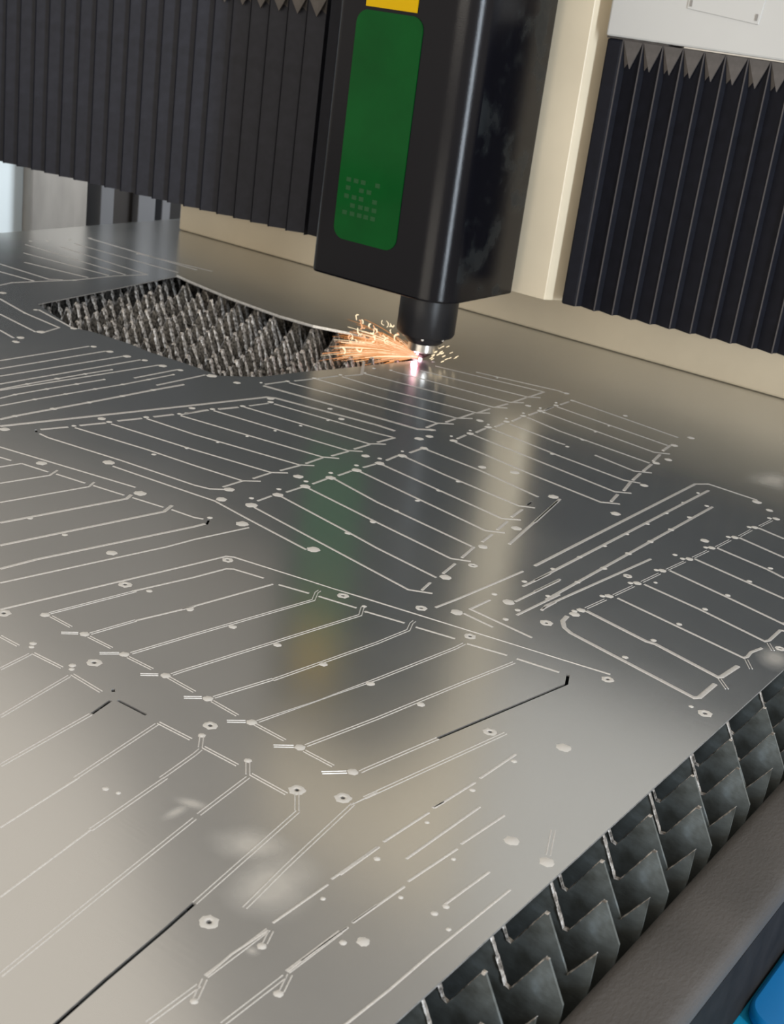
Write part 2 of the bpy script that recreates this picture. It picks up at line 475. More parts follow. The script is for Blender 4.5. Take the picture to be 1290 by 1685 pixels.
SLOTS = [
 [(-7398,6605),(-7264,7420)],
 [(-6933,6613),(-6872,7040)],
 [(-6496,6629),(-6400,7228),(-6183,8481),(-6261,8621),(-6268,8671)],
 [(-6059,6627),(-6046,6726),(-5737,8568),(-5814,8702),(-5814,8747)],
 [(-5618,6615),(-5507,7151)],
 [(-5500,7142),(-5334,8262),(-5297,8663),(-5354,8790),(-5362,8846)],
 [(-5176,6599),(-5028,7383),(-5091,7043),(-4969,7768),(-4845,8699),(-4839,8829)],
 [(-4734,6607),(-4614,7287),(-4465,8310),(-4374,8871)],
 [(-4266,6624),(-4262,6669),(-4143,7398)],
 [(-4471,10317),(-4439,10639)],
 [(-4429,10799),(-4399,11150)],
 [(-4387,11315),(-4360,11653)],
 [(-4350,11811),(-4319,12163)],
 [(-4301,12340),(-4277,12655)],
 [(-4256,12835),(-4236,13159)],
 [(-4209,13364),(-4195,13663)],
 [(-4174,13869),(-4153,14172)],
 [(-7350,6579),(-7115,6575)],
 [(-6903,6570),(-6654,6575)],
 [(-6466,6569),(-6213,6574)],
 [(-6042,6577),(-5768,6566)],
 [(-5587,6566),(-5330,6552)],
 [(-5160,6555),(-4880,6550)],
 [(-4698,6546),(-4441,6544)],
 [(-7087,6450),(-6998,6547)],
 [(-6651,6448),(-6555,6560)],
 [(-6213,6450),(-6122,6547)],
 [(-5764,6450),(-5674,6546)],
 [(-5327,6437),(-5234,6534)],
 [(-4886,6435),(-4786,6536)],
 [(-4442,6421),(-4330,6554)],
 [(-7342,6067),(-7133,6068)],
 [(-6969,6075),(-6665,6088)],
 [(-6538,6076),(-6214,6059)],
 [(-5636,6063),(-5332,6073)],
 [(-5204,6064),(-4895,6068)],
 [(-4759,6053),(-4446,6051)],
 [(-6936,5738),(-6968,6002),(-6975,6050)],
 [(-6414,5316),(-6535,6045)],
 [(-5939,4931),(-6030,5791)],
 [(-5508,5186),(-5629,6040)],
 [(-5133,5589),(-5182,5953),(-5198,6028)],
 [(-4682,5470),(-4749,6011)],
 [(-5025,4875),(-5113,5610)],
 [(-4543,4550),(-4670,5416)],
 [(-4408,3692),(-4543,4550)],
 [(-4266,5950),(-4102,4822)],
 [(-4067,6278),(-3947,5439),(-3871,4995)],
 [(-4058,6398),(-3833,7844)],
 [(-3652,4946),(-3642,4429)],
 [(-3623,4351),(-3621,3976)],
 [(-3341,4721),(-3343,4233)],
 [(-3347,5221),(-3352,4760)],
 [(-5318,6170),(-5218,6049)],
 [(-4877,6155),(-4773,6038)],
 [(-3029,9999),(-2913,9877)],
 [(-3007,10538),(-2910,10400)],
 [(-2991,11026),(-2906,10914)],
 [(-4409,6115),(-4278,5957)],
 [(-3632,4948),(-3590,4848)],
 [(-3632,4406),(-3565,4268)],
 [(-3328,4750),(-3278,4622)],
 [(-2959,7017),(-2847,6755)],
]
OPENINGS = [
 [(-4143,7398),(-3888,8888),(-3957,9041)],
 [(-4102,4822),(-4062,4551),(-3999,4044),(-3942,3659),(-3932,3602)],
 [(-6031,5805),(-6078,6028)],
 [(-6050,6067),(-5768,6075)],
 [(-6189,6154),(-6156,6125)],
 [(-10876,9414),(-10804,9361)],
 [(-6201,12307),(-6178,12169)],
 [(-7973,9080),(-7898,8962)],
]
SPOTS = [(-13054,12244,6),(-12770,12273,7),(-12490,12317,8),(-12239,12398,6),(-11935,12422,8),(-11680,12490,6),(-11288,12671,10),(-12206,10408,4),(-12188,10862,5),(-12170,11297,4),(-12141,11716,3),(-11958,10021,4),(-11936,10478,4),(-11904,10923,4),(-11875,11340,3),(-11701,10096,4),(-11669,10536,4),(-11639,10979,4),(-11603,11400,4),(-11592,11830,4),(-11581,12263,3),(-11352,9522,5),(-11320,10048,6),(-11288,10558,5),(-11263,11065,5),(-11243,11564,5),(-11205,12055,3),(-10765,10276,7),(-11064,9140,8),(-13700,11484,6),(-13848,11675,7),(-13942,12098,9),(-10745,9842,4),(-10633,10268,5),(-10531,10749,5),(-10409,11171,4),(-10319,11646,5),(-10201,12058,5),(-10122,12492,6),(-10217,12603,7),(-9308,12099,3),(-9360,11688,3),(-9411,11253,3),(-9460,10810,3),(-9515,10370,3),(-9250,12551,3),(-9579,9927,4),(-9526,10383,4),(-9528,12947,5),(-9193,12748,6),(-8214,10733,8),(-8188,11908,7),(-9671,9359,9),(-8255,9563,8),(-6875,9336,9),(-10904,12734,7),(-10480,11461,6),(-10738,13019,3),(-10599,13388,5),(-10497,13829,5),(-10405,14291,4),(-10289,14686,4),(-10167,15146,4),(-10358,14998,4),(-8394,9828,8),(-8291,13400,6),(-8136,14296,7),(-8111,15487,6),(-8180,12977,8),(-8154,13166,7),(-10100,16114,4),(-9101,16285,3),(-8103,16548,6),(-7886,13297,7),(-8001,13420,3),(-7917,13721,7),(-7987,13830,3),(-7925,14160,7),(-7982,14252,3),(-7911,14583,6),(-7981,14697,3),(-7911,15013,6),(-7974,15121,3),(-7898,15444,6),(-7963,15557,3),(-7895,15876,5),(-7957,15987,3),(-7892,15865,5),(-7954,15976,3),(-7885,15416,6),(-7956,15540,3),(-7872,16303,5),(-5900,14844,7),(-6065,15740,7),(-7076,16352,5),(-6065,16265,7),(-5860,15109,7),(-5628,13939,7),(-6122,12652,8),(-6997,15702,3),(-6982,15286,3),(-6922,14821,4),(-6906,14393,4),(-6879,13962,4),(-7968,9692,9),(-8097,9838,4),(-7994,10136,8),(-8096,10268,4),(-7981,10563,8),(-8073,10689,4),(-7980,11001,8),(-8075,11122,4),(-7959,11435,8),(-8055,11561,4),(-7939,11846,8),(-8037,11979,4),(-7937,12286,8),(-8030,12418,3),(-7939,12739,7),(-5862,10755,7),(-5698,9832,8),(-5904,11470,8),(-6816,12962,8),(-7147,12781,7),(-6123,12640,8),(-7055,12126,4),(-7029,11695,4),(-6997,11243,4),(-6964,10811,4),(-6930,10358,4),(-6912,9924,5),(-6940,10373,5),(-7400,6561,7),(-6957,6573,7),(-6517,6578,7),(-6076,6580,7),(-5632,6566,7),(-5198,6558,7),(-4748,6557,7),(-4302,6585,7),(-7195,7510,5),(-6738,7537,5),(-6729,7518,5),(-6291,7564,6),(-5847,7604,6),(-5397,7634,6),(-4962,7670,6),(-4959,7675,6),(-4509,7709,6),(-5214,9287,8),(-5015,9847,8),(-8512,7743,5),(-8992,7748,5),(-8848,9014,9),(-10041,8778,8),(-7702,9256,9),(-7960,7799,9),(-7994,9114,4),(-5819,8731,3),(-7089,6176,5),(-7054,6131,4),(-6640,6168,5),(-6601,6125,4),(-5287,5241,4),(-5197,5268,3),(-5314,6166,5),(-4883,6162,5),(-3601,5381,3),(-3585,4816,4),(-3281,5160,4),(-3586,4817,5),(-3279,4598,5),(-3559,4250,4),(-3604,5923,4),(-3603,6473,3),(-3261,6269,3),(-3280,5722,3),(-3280,5161,3),(-3037,5847,4),(-3050,5745,4),(-3097,6712,9),(-2818,6680,9),(-3204,5247,7),(-2910,5685,3),(-3422,8001,8),(-3587,7556,4),(-3598,7018,4),(-4481,10243,6),(-4450,10741,6),(-4405,11245,6),(-4373,11746,6),(-4314,12270,6),(-4282,12769,6),(-4232,13283,6),(-4195,13778,6),(-4134,14273,6),(-4513,10173,4),(-4494,10687,4),(-4452,11193,4),(-4419,11709,4),(-4366,12218,4),(-4328,12724,4),(-4283,13233,4),(-4244,13731,4),(-4194,14220,4),(-3771,9711,4),(-3744,10216,4),(-3725,10720,4),(-3695,11235,4),(-3670,11730,4),(-3634,12773,4),(-3658,12251,4),(-4481,10115,7),(-3003,9354,3),(-4415,12899,7),(-4464,12246,4),(-4289,11412,3),(-5419,12785,8),(-4500,14620,8),(-4293,14478,6),(-6123,12642,7),(-5119,10857,4),(-5091,11347,4),(-5064,11831,4),(-5063,12339,4),(-5047,12809,4),(-5054,13308,4),(-5072,13801,3),(-5094,14277,3),(-5154,10366,4),(-5193,9887,4),(-4837,10264,4),(-4808,10775,4),(-4795,11297,5),(-4802,11857,5),(-4796,12359,5),(-4798,12878,5),(-4816,13417,5),(-4844,13949,4),(-4873,9768,4),(-4849,9519,4),(-18519,17156,6),(-18528,16677,5),(-18592,16221,5),(-18669,15903,5),(-17186,17062,4),(-16090,14622,5),(-13927,12100,7),(-13839,11663,7),(-13728,11485,6),(-15892,13034,8),(-13874,12629,7),(-14902,12823,5),(-14815,12565,4)]
PIERCED = [(-5365,6304,9),(-4157,6289,10),(-3923,7772,9),(-3929,4759,10),(-4426,6136,10),(-7411,7439,10),(-7623,6332,10),(-6566,6316,10),(-7214,8512,9),(-6069,8753,9),(-5468,9103,9),(-4878,8984,9),(-3691,9230,9),(-2876,9335,10),(-4563,9745,8),(-4548,11324,8),(-2872,11006,8),(-5678,10279,8),(-4565,9748,10)]
CUTOUT = [(-15143, 13066), (-15627, 16450), (-15276, 16351), (-14143, 16113), (-12945, 15972), (-12295, 16007), (-11712, 16206), (-11182, 16211), (-10662, 16086), (-10286, 15928), (-10453, 15193), (-10616, 14486), (-10774, 13920), (-10920, 13222), (-11227, 12764), (-11832, 12778), (-12470, 12736), (-12948, 12780), (-13658, 12742), (-13888, 12637)]
THICK = [10, 11, 12, 13, 14, 15, 17, 18, 40, 121, 122, 123, 157, 158, 166]
# ---------------------------------------------------------------- setting
bm = bmesh.new(); box(bm, -9, 9, -6, 9, -0.95, -0.9)
o = obj('floor', bm, M_CONC); o['kind'] = 'structure'
M_WALL = simple_mat('hall_wall', (0.86, 0.81, 0.73), 0.7, 0, 0.05, 1)
bm = bmesh.new(); box(bm, -9, 9, 6.0, 6.1, -0.9, 4.5)
o = obj('wall_back', bm, M_WALL); o['kind'] = 'structure'

# ---------------------------------------------------------------- bed tray, rail, blue frame
tray = thing('machine_bed', 'dark steel tray of the machine bed, under the toothed slats and the sheet', 'machine bed', (-1.1, 1.0, -0.9))
bm = bmesh.new()
box(bm, -2.05, -0.236, -0.35, 2.85, -0.34, -0.32)
obj('tray_floor', bm, M_DARK, tray)
for nm, a in (('tray_wall', (-2.05, -2.02, -0.35, 2.85, -0.9, -0.13)), ('tray_wall', (-2.02, -0.236, -0.35, -0.32, -0.9, -0.13)),
              ('tray_wall', (-2.02, -0.236, 2.82, 2.85, -0.9, -0.13)), ('tray_wall', (-0.236, -0.206, -0.32, 2.82, -0.9, -0.1305))):
    bm = bmesh.new(); box(bm, *a); obj(nm, bm, M_DARK, tray)

rail = thing('side_rail', 'gritty black side rail along the right edge of the bed', 'rail', (-0.195, 1.0, -0.125))
bm = bmesh.new()
prof = [(-0.222, -0.05), (-0.219, -0.034), (-0.213, -0.030), (-0.180, -0.030), (-0.170, -0.033), (-0.166, -0.040), (-0.1665, -0.050), (-0.210, -0.060)]
a = [bm.verts.new((x, -0.35, z)) for x, z in prof]; b = [bm.verts.new((x, 2.85, z)) for x, z in prof]
for i in range(len(prof)): bm.faces.new((a[i], a[(i+1) % len(prof)], b[(i+1) % len(prof)], b[i]))
bm.faces.new(a); bm.faces.new(b[::-1])
obj('rail_cap', bm, M_RAIL, rail, smooth=40, bevel=0.003, seg=3)

bm = bmesh.new(); box(bm, -0.204, -0.1675, -0.35, 2.85, -0.125, -0.052)  # outer face of the rail, darker than the cap
obj('rail_skirt', bm, simple_mat('dull_black_skirt', (0.014, 0.013, 0.013), 0.8, 0, 0.3, 40, spec=0.2), rail, label='darker smooth outer face')

frame = thing('bed_frame', 'bright blue painted machine frame below the black side rail, bottom right corner', 'machine frame', (0.0, 1.0, -0.9))
bm = bmesh.new(); box(bm, -0.172, 0.10, -0.35, 2.85, -0.9, -0.128)
obj('frame_beam', bm, M_CYAN, frame, bevel=0.004, label='lighter cyan blue beam')
bm = bmesh.new(); prism(bm, rbox(-0.1655, 0.09, 0.775, 2.80, 0.022, 0.022), -0.1277, -0.118)
obj('cover_plate', bm, M_BLUE, frame, smooth=40, bevel=0.003, label='darker blue cover plate')

# ---------------------------------------------------------------- toothed support slats
PITCH, DEPTH, STEP = 0.0412, 0.0335, 0.0359
ORD = ['second', 'third', 'fourth', 'fifth', 'sixth', 'seventh', 'eighth', 'ninth', 'tenth', 'eleventh', 'twelfth', 'thirteenth', 'fourteenth']
EDGE_LABELS = {-4: 'toothed steel slat nearest the bottom edge of the photo, between sheet and rail'}
for _i, _w in enumerate(ORD): EDGE_LABELS[_i - 3] = _w + ' toothed steel slat up from the bottom of the photo, between sheet and rail'
def slat(idx, window):
    rnd = random.Random(100 + idx)
    y = 0.698 + (idx) * STEP
    off = -0.257 if idx % 2 == 0 else -0.2365
    t = 0.0017
    # profile from right to left
    xs_end = -0.2215
    pts = []
    x = off + (PITCH if off + PITCH < xs_end + 0.0 else 0)
    k = 0
    top = []
    cur = off
    # partial rise at the right end
    zt0 = -0.0055 if window else -0.0016
    DEPTH = 0.044 if window else 0.0335
    def zat(xx):
        ph = abs(((xx - off) / PITCH) - round((xx - off) / PITCH)) * 2
        return zt0 - DEPTH * ph
    top.append((xs_end, zat(xs_end)))
    n = 0
    first_valley = off + PITCH / 2
    if first_valley < xs_end: top.append((first_valley, zat(first_valley)))
    while cur > -1.93:
        jit = (rnd.uniform(-.012, .0), rnd.uniform(-.004, .004)) if window else (0, 0)
        w = 0.0011 if n < 6 else 0.0018
        top.append((cur + w + jit[1], zt0 + jit[0])); top.append((cur - w + jit[1], zt0 + jit[0]))
        vx = cur - PITCH / 2
        top.append((vx + 0.0018, zt0 - DEPTH + rnd.uniform(0, .002))); top.append((vx - 0.0018, zt0 - DEPTH + rnd.uniform(0, .002)))
        cur -= PITCH; n += 1
    bm = bmesh.new()
    def zbot(x):
        if x > -0.2225: return -0.065
        if x > -0.236: return -0.065 + (x + 0.2225) / 0.0135 * 0.065
        return -0.13
    xs = top[:1] + [p for p in top[1:]] + [(-1.945, zat(-1.945))]
    if zbot(xs[0][0]) > -0.1:      # extra section lines where the end is rounded off
        for xe in (-0.2226, -0.2295, -0.2361):
            for i in range(len(xs) - 1):
                if xs[i][0] > xe > xs[i+1][0]:
                    f = (xs[i][0] - xe) / (xs[i][0] - xs[i+1][0]); xs.insert(i+1, (xe, xs[i][1] + (xs[i+1][1] - xs[i][1]) * f)); break
    cols = []
    for (x, z) in xs:
        cols.append([bm.verts.new((x, y + s*t/2, zz)) for s, zz in ((-1, z), (-1, min(zbot(x), z - 0.01)), (1, min(zbot(x), z - 0.01)), (1, z))])
    for a, b in zip(cols, cols[1:]):
        for q in range(4): bm.faces.new((a[q], a[(q+1) % 4], b[(q+1) % 4], b[q]))
    bm.faces.new(cols[0]); bm.faces.new(cols[-1][::-1])
    where = 'seen through the cut-out window' if window else 'beside the right edge of the sheet'
    nm = 'support_slat'
    lab = ('toothed steel slat crusted with slag, seen through the open cut-out in the sheet' if window
           else EDGE_LABELS.get(idx, 'toothed steel support slat beside the sheet edge, beyond the photo frame'))
    bmesh.ops.translate(bm, verts=bm.verts, vec=(0, -y, 0))
    o = bpy.data.objects.new(nm, mesh_of(nm, bm, M_CRUST if window else M_SLAT)); col.objects.link(o)
    o.location = (0, y, 0)
    tag(o, lab, 'support slat', 'slag crusted slats under the cut-out' if window else 'toothed slats along the right edge of the sheet')
    # slag beads along the top edge: wider lumpy rim as a part
    bm = bmesh.new()
    hw0 = 0.0021 if not window else 0.0045
    pr = []
    lim = len(top)
    for i in range(lim - 1):
        (xa, za), (xb, zb) = top[i], top[i+1]
        if (xa < -0.32 and not window) or (window and xa > -0.8): continue
        L = math.hypot(xb - xa, zb - za); nseg = max(1, int(L / 0.0045))
        if not window and zb > za + 0.01 and xa > -0.25: continue
        for s in range(nseg):
            f0 = s / nseg; f1 = (s + 1) / nseg
            p0 = (xa + (xb-xa)*f0, za + (zb-za)*f0); p1 = (xa + (xb-xa)*f1, za + (zb-za)*f1)
            if window: hw = rnd.uniform(.0015, .0048); th = rnd.uniform(.0005, .0035)
            else: hw = (rnd.uniform(.0014, .0022)); th = rnd.uniform(.0003, .0010)
            v = []
            for (px, pz), d in ((p0, 0), (p1, 0)):
                v.append([bm.verts.new((px, -hw, pz - th*0.6)), bm.verts.new((px, -hw*0.4, pz + th)), bm.verts.new((px, hw*0.4, pz + th)), bm.verts.new((px, hw, pz - th*0.6))])
            for q in range(3): bm.faces.new((v[0][q], v[1][q], v[1][q+1], v[0][q+1]))
            bm.faces.new((v[0][3], v[1][3], v[1][0], v[0][0]))
            bm.faces.new(v[0]); bm.faces.new(v[1][::-1])
    r = bpy.data.objects.new('slag_rim', mesh_of('slag_rim', bm, M_DROSS)); col.objects.link(r); r.parent = o
    r['label'] = 'pale lumpy slag along the toothed edge'; r['kind'] = 'stuff'
    return o
for i in range(-6, 15): slat(i, False)
for i in range(15, 32): slat(i, True)

# ---------------------------------------------------------------- metal sheet
TH = 0.003
def U(p): return (p[0] * 1e-4, p[1] * 1e-4)
def ribbon(poly, w):
    """closed outline around a polyline, mitred"""
    P = [Vector(U(p)) for p in poly]; L, Rr = [], []
    for i, p in enumerate(P):
        d0 = (p - P[i-1]).normalized() if i else None
        d1 = (P[i+1] - p).normalized() if i < len(P) - 1 else None
        if d0 is None: n = Vector((-d1.y, d1.x)); s = 1
        elif d1 is None: n = Vector((-d0.y, d0.x)); s = 1
        else:
            n = (Vector((-d0.y, d0.x)) + Vector((-d1.y, d1.x))).normalized()
            s = 1 / max(0.45, n.dot(Vector((-d1.y, d1.x))))
        L.append(p + n*w*s); Rr.append(p - n*w*s)
    return L, Rr
def sheet_mesh():
    outer = [(-1.94, -0.3), (-0.27, -0.3), (-0.27, 2.7), (-1.94, 2.7)]
    loops = [outer, [U(p) for p in CUTOUT]]
    for k in OPENINGS:
        L, Rr = ribbon(k, 0.0013)
        loops.append([tuple(p) for p in Rr] + [tuple(p) for p in L[::-1]])
    for (x, y, r) in PIERCED:
        c = U((x, y)); rr = 0.0014 if r > 8 else 0.0011
        loops.append([(c[0] + rr*math.cos(a*math.pi/5), c[1] + rr*math.sin(a*math.pi/5)) for a in range(10)])
    vs, es, fs = [], [], []
    for lp in loops:
        b0 = len(vs); vs += [Vector(p) for p in lp]; n = len(lp)
        es += [(b0+i, b0+(i+1) % n) for i in range(n)]
    r = delaunay_2d_cdt(vs, es, [], 2, 1e-7)
    V, F = r[0], r[2]
    def inside(p, lp):
        c = False; n = len(lp)
        for i in range(n):
            (xa, ya), (xb, yb) = lp[i], lp[(i+1) % n]
            if (ya > p[1]) != (yb > p[1]) and p[0] < (xb-xa)*(p[1]-ya)/(yb-ya)+xa: c = not c
        return c
    bm = bmesh.new()
    tv = [bm.verts.new((v.x, v.y, 0)) for v in V]
    kept = []
    for f in F:
        c = sum((V[i] for i in f), Vector((0, 0))) / len(f)
        if not inside(c, outer) or any(inside(c, lp) for lp in loops[1:]): continue
        kept.append(bm.faces.new([tv[i] for i in f]))
    bmesh.ops.recalc_face_normals(bm, faces=bm.faces)
    if kept[0].normal.z < 0: bmesh.ops.reverse_faces(bm, faces=bm.faces[:])
    bnd = [e for e in bm.edges if len(e.link_faces) == 1]
    low = {}
    def lowv(v):
        if v not in low: low[v] = bm.verts.new((v.co.x, v.co.y, -TH + 0.0014))
        return low[v]
    top_faces = list(bm.faces)
    for e in bnd:
        f = e.link_faces[0]
        a, b = e.verts
        for l in f.loops:
            if l.edge == e: a, b = l.vert, l.link_loop_next.vert
        bm.faces.new((b, a, lowv(a), lowv(b))).material_index = 1
    for f in top_faces:
        bm.faces.new([lowv(v) for v in reversed(f.verts)])
    for v in [v for v in bm.verts if not v.link_faces]: bm.verts.remove(v)
    return mesh_of('metal_sheet', bm, [M_SHEET, M_EDGE], fix=False)
sheet = bpy.data.objects.new('metal_sheet', sheet_mesh()); col.objects.link(sheet)
tag(sheet, 'large shiny steel sheet with cut grille outlines and one open cut-out, on toothed slats', 'metal sheet')

def bead_bm(poly, w, h, zoff=0.0):
    bm = bmesh.new()
    Lo, Ro = ribbon(poly, w); Li, Ri = ribbon(poly, w*0.5)
    rows = []
    for a, b, c, d in zip(Lo, Li, Ri, Ro):
        rows.append([bm.verts.new((a.x, a.y, zoff)), bm.verts.new((b.x, b.y, h)), bm.verts.new((c.x, c.y, h)), bm.verts.new((d.x, d.y, zoff))])
    for r0, r1 in zip(rows, rows[1:]):
        for q in range(3): bm.faces.new((r0[q], r0[q+1], r1[q+1], r1[q]))
    bm.faces.new(rows[0][::-1]); bm.faces.new(rows[-1])
    return bm
def off_poly(poly, d):
    L, Rr = ribbon(poly, abs(d)); s = L if d > 0 else Rr
    return [(p.x*1e4, p.y*1e4) for p in s]
def densify(poly): return poly
for n_line, k in enumerate(BEADS):
    y = sum(p[1] for p in k) / len(k) * 1e-4
    w = 0.0008 + 0.0012 * min(1, max(0, (y - 0.5) / 0.8))
    if n_line in THICK: w *= 1.5
    bm = bead_bm(k, w, 0.00035)
    o = bpy.data.objects.new('cut_line', mesh_of('cut_line', bm, M_BURR)); col.objects.link(o); o.parent = sheet
for k in SLOTS:
    y = sum(p[1] for p in k) / len(k) * 1e-4
    bm = bead_bm(off_poly(k, 0.0013), 0.00042, 0.0003)
    b2 = bead_bm(off_poly(k, -0.0013), 0.00042, 0.0003)
    tmp = bpy.data.meshes.new('t'); b2.to_mesh(tmp); b2.free(); bm.from_mesh(tmp); bpy.data.meshes.remove(tmp)
    o = bpy.data.objects.new('twin_edged_cut', mesh_of('twin_edged_cut', bm, M_BURR)); col.objects.link(o); o.parent = sheet

# lifted bright lip along the far side of the cut-out
lip = bead_bm([(p[0] + 6, p[1] + 14) for p in CUTOUT[1:9]], 0.0013, 0.0026, -0.001)
o = bpy.data.objects.new('lifted_edge', mesh_of('lifted_edge', lip, M_EDGE)); col.objects.link(o); o.parent = sheet
o['label'] = 'bright lifted lip on the far side of the cut-out'
def spot_mesh(ring):
    bm = bmesh.new(); seg = 18; rnd = random.Random(3)
    prof = [(0.30, -0.00002), (0.42, 0.00035), (0.62, 0.0004), (1.0, 0.0)] if ring else [(0.0, 0.0006), (0.55, 0.0005), (1.0, 0.0)]
    rows = []
    jit = [rnd.uniform(.88, 1.12) for _ in range(seg)]
    for r, z in prof:
        if r == 0: rows.append([bm.verts.new((0, 0, z))]); continue
        rows.append([bm.verts.new((r*jit[k]*math.cos(2*math.pi*k/seg), r*jit[k]*math.sin(2*math.pi*k/seg), z)) for k in range(seg)])
    for a, b in zip(rows, rows[1:]):
        for k in range(seg):
            if len(a) == 1: bm.faces.new((a[0], b[k], b[(k+1) % seg]))
            else: bm.faces.new((a[k], b[k], b[(k+1) % seg], a[(k+1) % seg]))
    return mesh_of('pierce_mark', bm, M_SPLAT, smooth=60)
SM, SR = spot_mesh(False), spot_mesh(True)
for lst, me, nm in ((SPOTS, SM, 'spatter_mark'), (PIERCED, SR, 'pierce_hole_ring')):
    for (x, y, r) in lst:
        o = bpy.data.objects.new(nm, me); col.objects.link(o); o.parent = sheet
        o.location = (x*1e-4, y*1e-4, 0.0)
        s = r * (0.00056 if y < 8000 else 0.00070)
        if nm == 'pierce_hole_ring': s = r * 0.00058
        o.scale = (s, s, 1); o.rotation_euler.z = random.uniform(0, 6.28)

# ---------------------------------------------------------------- gantry: beam, covers, column
YB = 1.75
gantry = thing('gantry_beam', 'cream and white painted gantry beam crossing the machine behind the black bellows', 'gantry', (-0.9, 1.95, 0.0))
bm = bmesh.new(); box(bm, -1.855, 0.05, 1.95, 2.25, 0.0004, 0.46)
obj('lower_beam', bm, M_CREAM, gantry, bevel=0.004, label='cream lower beam face')
bm = bmesh.new(); box(bm, -0.892, 0.10, 1.742, 2.25, 0.474, 1.02)
obj('upper_cover', bm, M_WHITE, gantry, bevel=0.003, label='white upper cover')
bm = bmesh.new()
prism(bm, [(-2.30, 0.474), (-0.99, 0.474), (-0.99, 1.95), (-1.33, 1.80), (-1.62, 1.46), (-1.77, 1.14), (-2.30, 1.04)], 1.78, 2.25, 'y')  # out of view, outline shaped for the grey reflection on the sheet
obj('upper_cover', bm, M_GREY, gantry, bevel=0.003, label='unseen grey brown cover shaped for its reflection in the sheet')  # shares the white cover's name, but unseen and shaped for the reflection
bm = bmesh.new()
prism(bm, [(-1.34, 1.752), (-0.922, 1.752), (-0.892, 1.80), (-0.892, 1.95), (-1.34, 1.95)], 0.098, 1.02)
obj('carriage_column', bm, M_CREAM, gantry, bevel=0.0008, label='cream carriage column')
# access plate on the white cover
bm = bmesh.new(); prism(bm, [(-0.781, 0.521), (-0.680, 0.5125), (-0.672, 0.60), (-0.781, 0.61)], 1.7405, 1.7425, 'y')
obj('access_plate', bm, M_WHITE, gantry, bevel=0.0008)
for x, zc in ((-0.684, 0.517), (-0.776, 0.524)):
    bm = bmesh.new(); box(bm, x-0.0015, x+0.0015, 1.7395, 1.742, zc, zc+0.008)
    obj('plate_clip', bm, M_GREY, gantry)

# ---------------------------------------------------------------- bellows covers
def pleat_mesh(p, d, skew, zb, zt, gus, mats, tilt=0.0):
    bm = bmesh.new()
    xm = p*skew
    yb = 0.045
    A = [(0, 0), (xm, d), (p, 0), (p, yb), (0, yb)]
    lo = [bm.verts.new((x, y, zb)) for x, y in A]
    zts = [zt, zt - gus, zt, zt, zt]
    hi = [bm.verts.new((x, y, z)) for (x, y), z in zip(A, zts)]
    for i in range(5):
        bm.faces.new((lo[i], lo[(i+1) % 5], hi[(i+1) % 5], hi[i]))
    bm.faces.new(lo[::-1])
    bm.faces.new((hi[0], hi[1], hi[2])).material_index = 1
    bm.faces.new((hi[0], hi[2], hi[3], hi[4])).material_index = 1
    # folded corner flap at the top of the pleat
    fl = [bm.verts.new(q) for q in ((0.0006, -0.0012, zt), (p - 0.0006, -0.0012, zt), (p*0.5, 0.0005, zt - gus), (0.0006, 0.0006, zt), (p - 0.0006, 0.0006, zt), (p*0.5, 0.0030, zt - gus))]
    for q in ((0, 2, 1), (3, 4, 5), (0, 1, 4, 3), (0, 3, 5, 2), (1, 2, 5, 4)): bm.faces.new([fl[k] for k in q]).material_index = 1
    # stitched fold edge
    e = 0.0007
    box(bm, -e, e, -0.0011, 0.0006, zb, zt, 2)
    return mesh_of('pleat', bm, mats)
def bellows(label, x0, count, p, d, skew, zb, zt, gus, mats, slope=0.0, jitter=0.0):
    root = thing('bellows_cover', label, 'bellows cover', (x0, YB, zb))
    me = pleat_mesh(p, d, skew, 0, zt - zb, gus, mats)
    x = 0
    for i in range(count):
        o = bpy.data.objects.new('pleat', me); col.objects.link(o); o.parent = root
        s = 1 + random.uniform(-jitter, jitter)
        o.location = (x, random.uniform(-jitter, jitter)*0.02, slope*i); o.scale = (s, 1, 1 - slope*i/(zt - zb))
        x += p*s
    return root, x
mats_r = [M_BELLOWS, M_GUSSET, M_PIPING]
mats_l = [M_BELLOWS_LIT, M_GUSSET, M_PIPING_D]
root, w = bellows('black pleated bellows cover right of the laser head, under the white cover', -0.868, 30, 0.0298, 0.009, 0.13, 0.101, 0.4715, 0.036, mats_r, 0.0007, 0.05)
bm = bmesh.new(); box(bm, -0.892, -0.868, YB-0.001, YB+0.05, 0.100, 0.4715)
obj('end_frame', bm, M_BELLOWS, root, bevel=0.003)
bm = bmesh.new(); box(bm, -0.893, -0.80, YB-0.002, YB+0.05, 0.4716, 0.4738)
obj('top_strip', bm, M_GUSSET, root, bevel=0.001)
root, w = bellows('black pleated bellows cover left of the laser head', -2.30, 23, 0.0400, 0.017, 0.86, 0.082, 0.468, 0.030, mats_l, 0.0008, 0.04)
bm = bmesh.new(); box(bm, -1.376, -1.336, YB-0.001, YB+0.05, 0.102, 0.480)
obj('end_frame', bm, M_BELLOWS, root, bevel=0.003)

